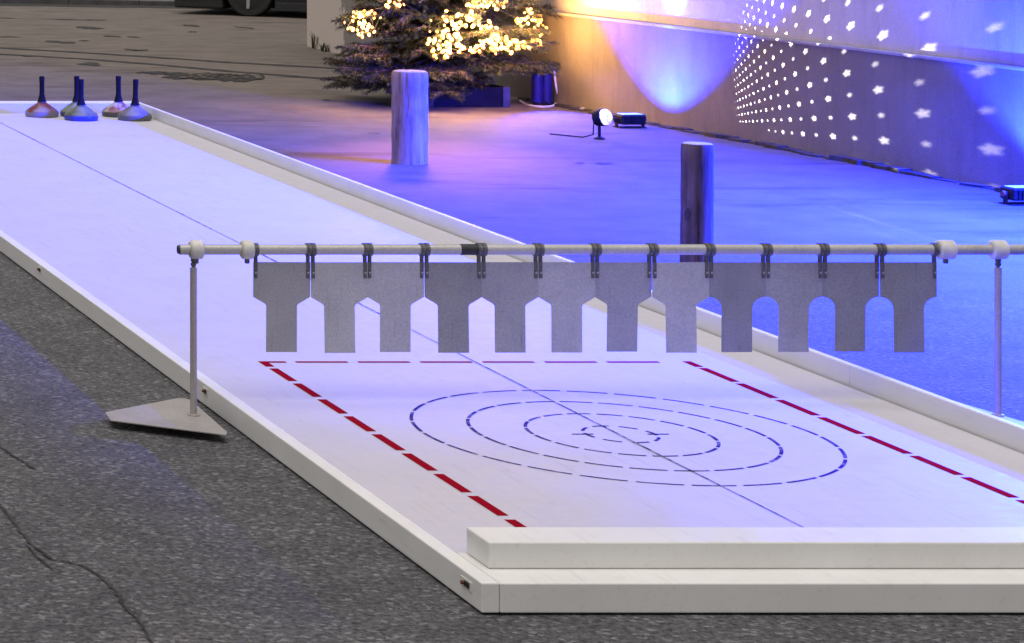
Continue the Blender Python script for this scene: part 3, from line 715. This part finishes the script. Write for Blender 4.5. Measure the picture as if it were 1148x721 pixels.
for a, b in zip(cbp, cbp[1:]):
    for k in range(4): pts.append(a.lerp(b, k / 4))
pts.append(cbp[-1])
pts = [pts[0]] + [(pts[i - 1] + pts[i] * 2 + pts[i + 1]) / 4 for i in range(1, len(pts) - 1)] + [pts[-1]]
tag(MB().tube(pts, 0.009, 8).build('cable', mat('pale_cable', (0.72, 0.7, 0.7), 0.45), None, True), 'pale cable running down the canister and along its foot', 'cable')

lamp('blue_canister_lamp', 'SPOT', (p.x + 0.02, p.y - 0.07, 0.3), 500, BLUE, (8.1, 18.6, 0.0), 0.04, 60, 1.0)
# ------------------------------------------------------------------ lamps on the ground by the wall
M_HOUS = mottled('black_housing', (0.004, 0.004, 0.005), (0.012, 0.011, 0.012), 16, 0.6, spec=0.2)
M_LENS = mat('blue_led_lens', (0.1, 0.15, 0.5), 0.2, emit=(0.08, 0.18, 1.0), estr=6.0)
try: M_LENS.cycles.emission_sampling = 'NONE'
except Exception: pass
def floodlight(p, label, wid, e_core, e_spill, rust=False):
    wy = (WA.x + (p.y - WA.y) * (WD.x / WD.y)); rz = math.atan2(WD.y, WD.x) + math.pi / 2
    t = empty('floodlight', (p.x, p.y, 0), label, 'floodlight', 'blue floodlights on the ground along the wall', rz)
    hb = MB().box(-wid / 2, wid / 2, -0.07, 0.07, 0.028, 0.105, 0.012, 2).build('housing', M_HOUS, t)
    MB().box(-wid / 2 + 0.02, wid / 2 - 0.02, -0.05, 0.05, 0.106, 0.109, 0.001).build('lens', M_LENS, hb)
    for k in range(7):
        x = -wid / 2 + 0.03 + k * (wid - 0.06) / 6
        MB().box(x - 0.003, x + 0.003, -0.079, -0.0705, 0.035, 0.095).build('cooling_fin', M_HOUS, hb)
    for s in (-1, 1):
        MB().box(s * (wid / 2 + 0.008) - 0.004, s * (wid / 2 + 0.008) + 0.004, -0.02, 0.02, 0.0, 0.08, 0.002).build('bracket', M_HOUS, t)
        MB().lathe([(0.017, -0.008), (0.019, 0.0), (0.017, 0.008)], 14, (s * (wid / 2 + 0.02), 0, 0.066), 'x').build('knob', M_RUSTB if rust else M_HOUS, t, True)
    MB().box(-wid / 2 - 0.01, wid / 2 + 0.01, -0.06, 0.06, 0.0, 0.007, 0.002).build('base', M_HOUS, t)
    src = Vector((p.x, p.y, 0.15)) + WN * 0.06
    foot = WA + WD * (src - WA).dot(WD); wn = Vector((foot.x - src.x, foot.y - src.y, 0)); d = wn.length
    lamp('flood_core', 'SPOT', src, e_core, BLUE_CORE, src + wn + Vector((0, 0, d * math.tan(R(76)))), 0.03, 36, 0.9)
    lamp('flood_spill', 'SPOT', src, e_spill, BLUE, src + wn + Vector((0, 0, d * math.tan(R(58)))), 0.03, 124, 0.35)
    return t
fp = at(706, 143); floodlight(fp, 'black floodlight at the wall foot beside the glowing star projector', 0.2, 9000, 1300)
fp2 = at(1146, 229); floodlight(fp2, 'black floodlight with a rusty knob at the right edge by the wall foot', 0.2, 4000, 2300, True)

# beam shape added in the lamp's nodes: cut off towards the wall and towards the tree, strongest far out so that the ground is lit evenly
fl.data.use_nodes = True; g = N(fl.data)
for n_ in list(fl.data.node_tree.nodes): fl.data.node_tree.nodes.remove(n_)
tc = g.n('ShaderNodeTexCoord'); sp = g.n('ShaderNodeSeparateXYZ'); g.link(tc.outputs['Normal'], sp.inputs[0])
azm = g.math('ARCTAN2', g.math('MULTIPLY', sp.outputs[0], -1.0), g.math('MULTIPLY', sp.outputs[1], -1.0))
dz = g.math('MULTIPLY', sp.outputs[2], -1.0)
m1 = g.maprange(azm, R(-4), R(2), 0, 1, True); m2 = g.maprange(azm, R(10), R(22), 1, 0, True); m3 = g.maprange(dz, 0.03, 0.09, 0, 1, True)
fall = g.math('POWER', g.math('DIVIDE', 0.14, g.math('MAXIMUM', dz, 0.14)), 2.5)
em = g.n('ShaderNodeEmission'); lo = g.n('ShaderNodeOutputLight')
g.link(g.math('MULTIPLY', g.math('MULTIPLY', m1, m2), g.math('MULTIPLY', m3, fall)), em.inputs['Strength']); g.link(em.outputs[0], lo.inputs[0])
wf = empty('wall_floodlight', (FLX, FLY, FLZ), 'black floodlight fixed high on the wall beside the spruce', 'floodlight', rz=R(4.5))
MB().box(-0.13, 0.11, 0.16, 0.26, -0.12, 0.12, 0.015).build('housing', M_HOUS, wf)
MB().box(0.02, 0.1, 0.27, 0.3, -0.03, 0.03, 0.004).build('bracket', M_HOUS, wf)

# star projector on its ground stand, throwing white stars on the wall
pb = at(672, 156)
PX, PY, PZ = pb.x + 0.03, pb.y, 0.165
pj = empty('star_projector', (pb.x, pb.y, 0), 'small glowing star projector on a short stand before the wall', 'projector')
MB().lathe([(0.04, 0.0), (0.045, 0.004), (0.03, 0.012), (0.011, 0.02), (0.011, 0.1), (0.014, 0.104)], 16).build('stand', M_HOUS, pj, True)
AIM = Vector((0.80, -0.95, 0.28)).normalized()
hdq = AIM.to_track_quat('Z', 'Y')
hd = MB().lathe([(0.03, -0.075), (0.058, -0.06), (0.066, -0.02), (0.067, 0.0), (0.063, 0.003)], 24).build('head', M_HOUS, pj, True)
hd.location = (PX - pb.x, 0, PZ); hd.rotation_mode = 'QUATERNION'; hd.rotation_quaternion = hdq
M_GLOW = mat('projector_glass', (0.9, 0.9, 0.95), 0.15, emit=(0.85, 0.8, 1.0), estr=1.6)
g = N(M_GLOW); vv = g.voro(g.coord('Object'), 26, 'F1', 0)
g.link(g.maprange(vv, 0.2, 0.75, 2.2, 0.25), g.b.inputs['Emission Strength'])
gl = MB().lathe([(0.062, 0.004), (0.06, 0.02), (0.048, 0.042), (0.028, 0.056), (0.006, 0.061)], 10).build('glass_dome', M_GLOW, pj)
gl.location = hd.location; gl.rotation_mode = 'QUATERNION'; gl.rotation_quaternion = hdq
MB().tube([(PX - pb.x - 0.05, 0.05, PZ - 0.03), (PX - pb.x - 0.06, 0.04, 0.03), (-0.1, 0.06, 0.008), (-0.25, 0.3, 0.008)], 0.005, 6).build('lead', M_HOUS, pj, True)
src = Vector((PX, PY, PZ)) + AIM * 0.075
ps = lamp('star_beam', 'SPOT', src, 1800, (0.95, 0.92, 1.0), src + AIM, 0.0, 104, 0.15)
ps.data.use_nodes = True; g = N(ps.data); t_ = ps.data.node_tree
for n_ in list(t_.nodes): t_.nodes.remove(n_)
tc = g.n('ShaderNodeTexCoord'); sp = g.n('ShaderNodeSeparateXYZ'); g.link(tc.outputs['Normal'], sp.inputs[0])
az_ = g.math('ABSOLUTE', sp.outputs[2])
u = g.math('DIVIDE', sp.outputs[0], az_); v = g.math('DIVIDE', sp.outputs[1], az_)
GRID, ca, sa = 8.2, math.cos(R(38)), math.sin(R(38))
def lin(a, b, ka, kb, off): return g.math('ADD', g.math('ADD', g.math('MULTIPLY', a, ka * GRID), g.math('MULTIPLY', b, kb * GRID)), off)
gu = lin(u, v, ca, -sa, 50.3); gv = lin(u, v, sa, ca, 50.1)
def stars(gu, gv, r0, amp):
    fu = g.math('SUBTRACT', g.math('FRACT', gu), 0.5); fv = g.math('SUBTRACT', g.math('FRACT', gv), 0.5)
    r2 = g.math('SQRT', g.math('ADD', g.math('MULTIPLY', fu, fu), g.math('MULTIPLY', fv, fv)))
    ang = g.math('ARCTAN2', fv, fu)
    star = g.math('ADD', r0, g.math('MULTIPLY', g.math('COSINE', g.math('MULTIPLY', ang, 5.0)), amp))
    return g.maprange(g.math('SUBTRACT', star, r2), -0.06, 0.055, 0, 1, True)
both = g.math('ADD', stars(gu, gv, 0.083, 0.014), g.math('MULTIPLY', stars(g.math('ADD', gu, 0.5), g.math('ADD', gv, 0.5), 0.05, 0.006), 0.8))
mask = g.math('MULTIPLY', both, g.maprange(v, -0.31, -0.285))
em = g.n('ShaderNodeEmission'); lo = g.n('ShaderNodeOutputLight')
g.link(mask, em.inputs['Strength']); g.link(em.outputs[0], lo.inputs[0])
st_ = MB().lathe([(0.02, 0.0), (0.03, 0.008), (0.026, 0.02), (0.01, 0.028)], 9, wob=lambda a, z: 1 + 0.2 * math.sin(3 * a)).build('pebble', mottled('pebble_stone', (0.4, 0.37, 0.34), (0.28, 0.26, 0.24), 20, 0.8), None, True)
st_.location = at(656, 124); st_.scale = (1.3, 1, 1); tag(st_, 'small pale stone lying at the wall foot', 'stone')

# ------------------------------------------------------------------ parked car far off
cd = Vector((0.80, -0.60, 0)); cb = at(279, 18.6)
car = empty('parked_car', (cb.x, cb.y, 0), 'dark parked car with silver wheels beyond the road', 'car', rz=math.atan2(cd.y, cd.x))
M_CARP = mat('dark_car_paint', (0.012, 0.013, 0.018), 0.25); M_GLS = mat('car_glass', (0.01, 0.012, 0.014), 0.08)
M_RIM = mottled('alloy_rim', (0.55, 0.55, 0.56), (0.4, 0.4, 0.42), 10, 0.35, 0.7)
# local x runs along the car (its near front wheel at x=0), y to the far side
def arch(x, r=0.345, zc=0.315):
    return [(x + r * math.cos(a), zc + r * math.sin(a)) for a in [math.pi - k * math.pi / 10 for k in range(11)]]
prof = [(-0.98, 0.2), (-1.02, 0.5), (-0.82, 0.68), (0.1, 0.84), (0.55, 0.9), (3.2, 0.92), (3.5, 0.86), (3.54, 0.5), (3.46, 0.26)] + [(2.63 + 0.345, 0.22)] + arch(2.63)[::-1] + [(2.63 - 0.345, 0.16), (0.345, 0.16)] + arch(0.0)[::-1] + [(-0.345, 0.22)]
MB().prism(prof, 'y', 0.0, 1.76, 0.03).build('body', M_CARP, car, False)
MB().prism([(0.5, 0.9), (1.15, 1.38), (1.5, 1.45), (2.5, 1.44), (3.1, 1.2), (3.35, 0.91)], 'y', 0.12, 1.64, 0.05).build('roof', M_CARP, car)
for yy in (0.112, 1.642):
    for q in ([(0.78, 0.94), (1.22, 1.32), (1.72, 1.38), (1.72, 0.94)], [(1.8, 0.94), (1.8, 1.38), (2.45, 1.37), (2.98, 0.98)]):
        MB().prism(q, 'y', yy, yy + 0.006).build('window', M_GLS, car)
for x in (0.0, 2.63):
    for yy, s in ((0.1, -1), (1.66, 1)):
        ty = MB().lathe([(0.22, -0.1), (0.3, -0.098), (0.316, -0.08), (0.316, 0.08), (0.3, 0.098), (0.22, 0.1)], 32, (x, yy, 0.316), 'y').build('tyre', M_RUB, car, True)
        rm = MB().lathe([(0.218, -0.103), (0.224, -0.1), (0.214, -0.09), (0.21, 0.09)], 32, (x, yy, 0.316), 'y').build('rim', mat('rim_well', (0.03, 0.03, 0.03), 0.5), ty, True)
        for k in range(5):
            a = k * 2 * math.pi / 5 + 0.9; c_, s_ = math.cos(a), math.sin(a)
            Q = [(x + c_ * r_ - s_ * w_, 0.316 + s_ * r_ + c_ * w_) for r_, w_ in ((0.03, -0.03), (0.21, -0.018), (0.21, 0.018), (0.03, 0.03))]
            MB().prism(Q, 'y', yy + s * 0.1, yy + s * 0.116).build('spoke', M_RIM, ty)
for yy in (0.25, 1.35):
    MB().box(-0.895, -0.86, yy, yy + 0.2, 0.55, 0.66, 0.01).build('headlight', mat('lamp_glass', (0.5, 0.5, 0.52), 0.15), car)
MB().box(-1.06, -0.37, 0.02, 1.74, 0.085, 0.24, 0.03, 2).build('air_dam', M_RUB, car)  # reaches low to deepen the dark shade under the car
MB().box(-0.36, 3.0, 0.32, 1.42, 0.1, 0.2).build('undertray', M_RUB, car)  # added to close off light beneath the car
MB().box(-1.07, -0.9, 0.1, 1.66, 0.26, 0.45, 0.03, 2).build('bumper', M_RUB, car)
MB().box(3.45, 3.57, 0.1, 1.66, 0.28, 0.47, 0.03, 2).build('bumper', M_RUB, car)
MB().box(0.36, 2.27, -0.012, 0.1, 0.09, 0.2, 0.004).build('sill', M_RUB, car)  # black strip added where shade lies below the doors
for x in (1.1, 2.0): MB().box(x, x + 0.16, -0.02, -0.001, 0.72, 0.745, 0.006).build('handle', M_CARP, car)
bpy.context.view_layer.update()
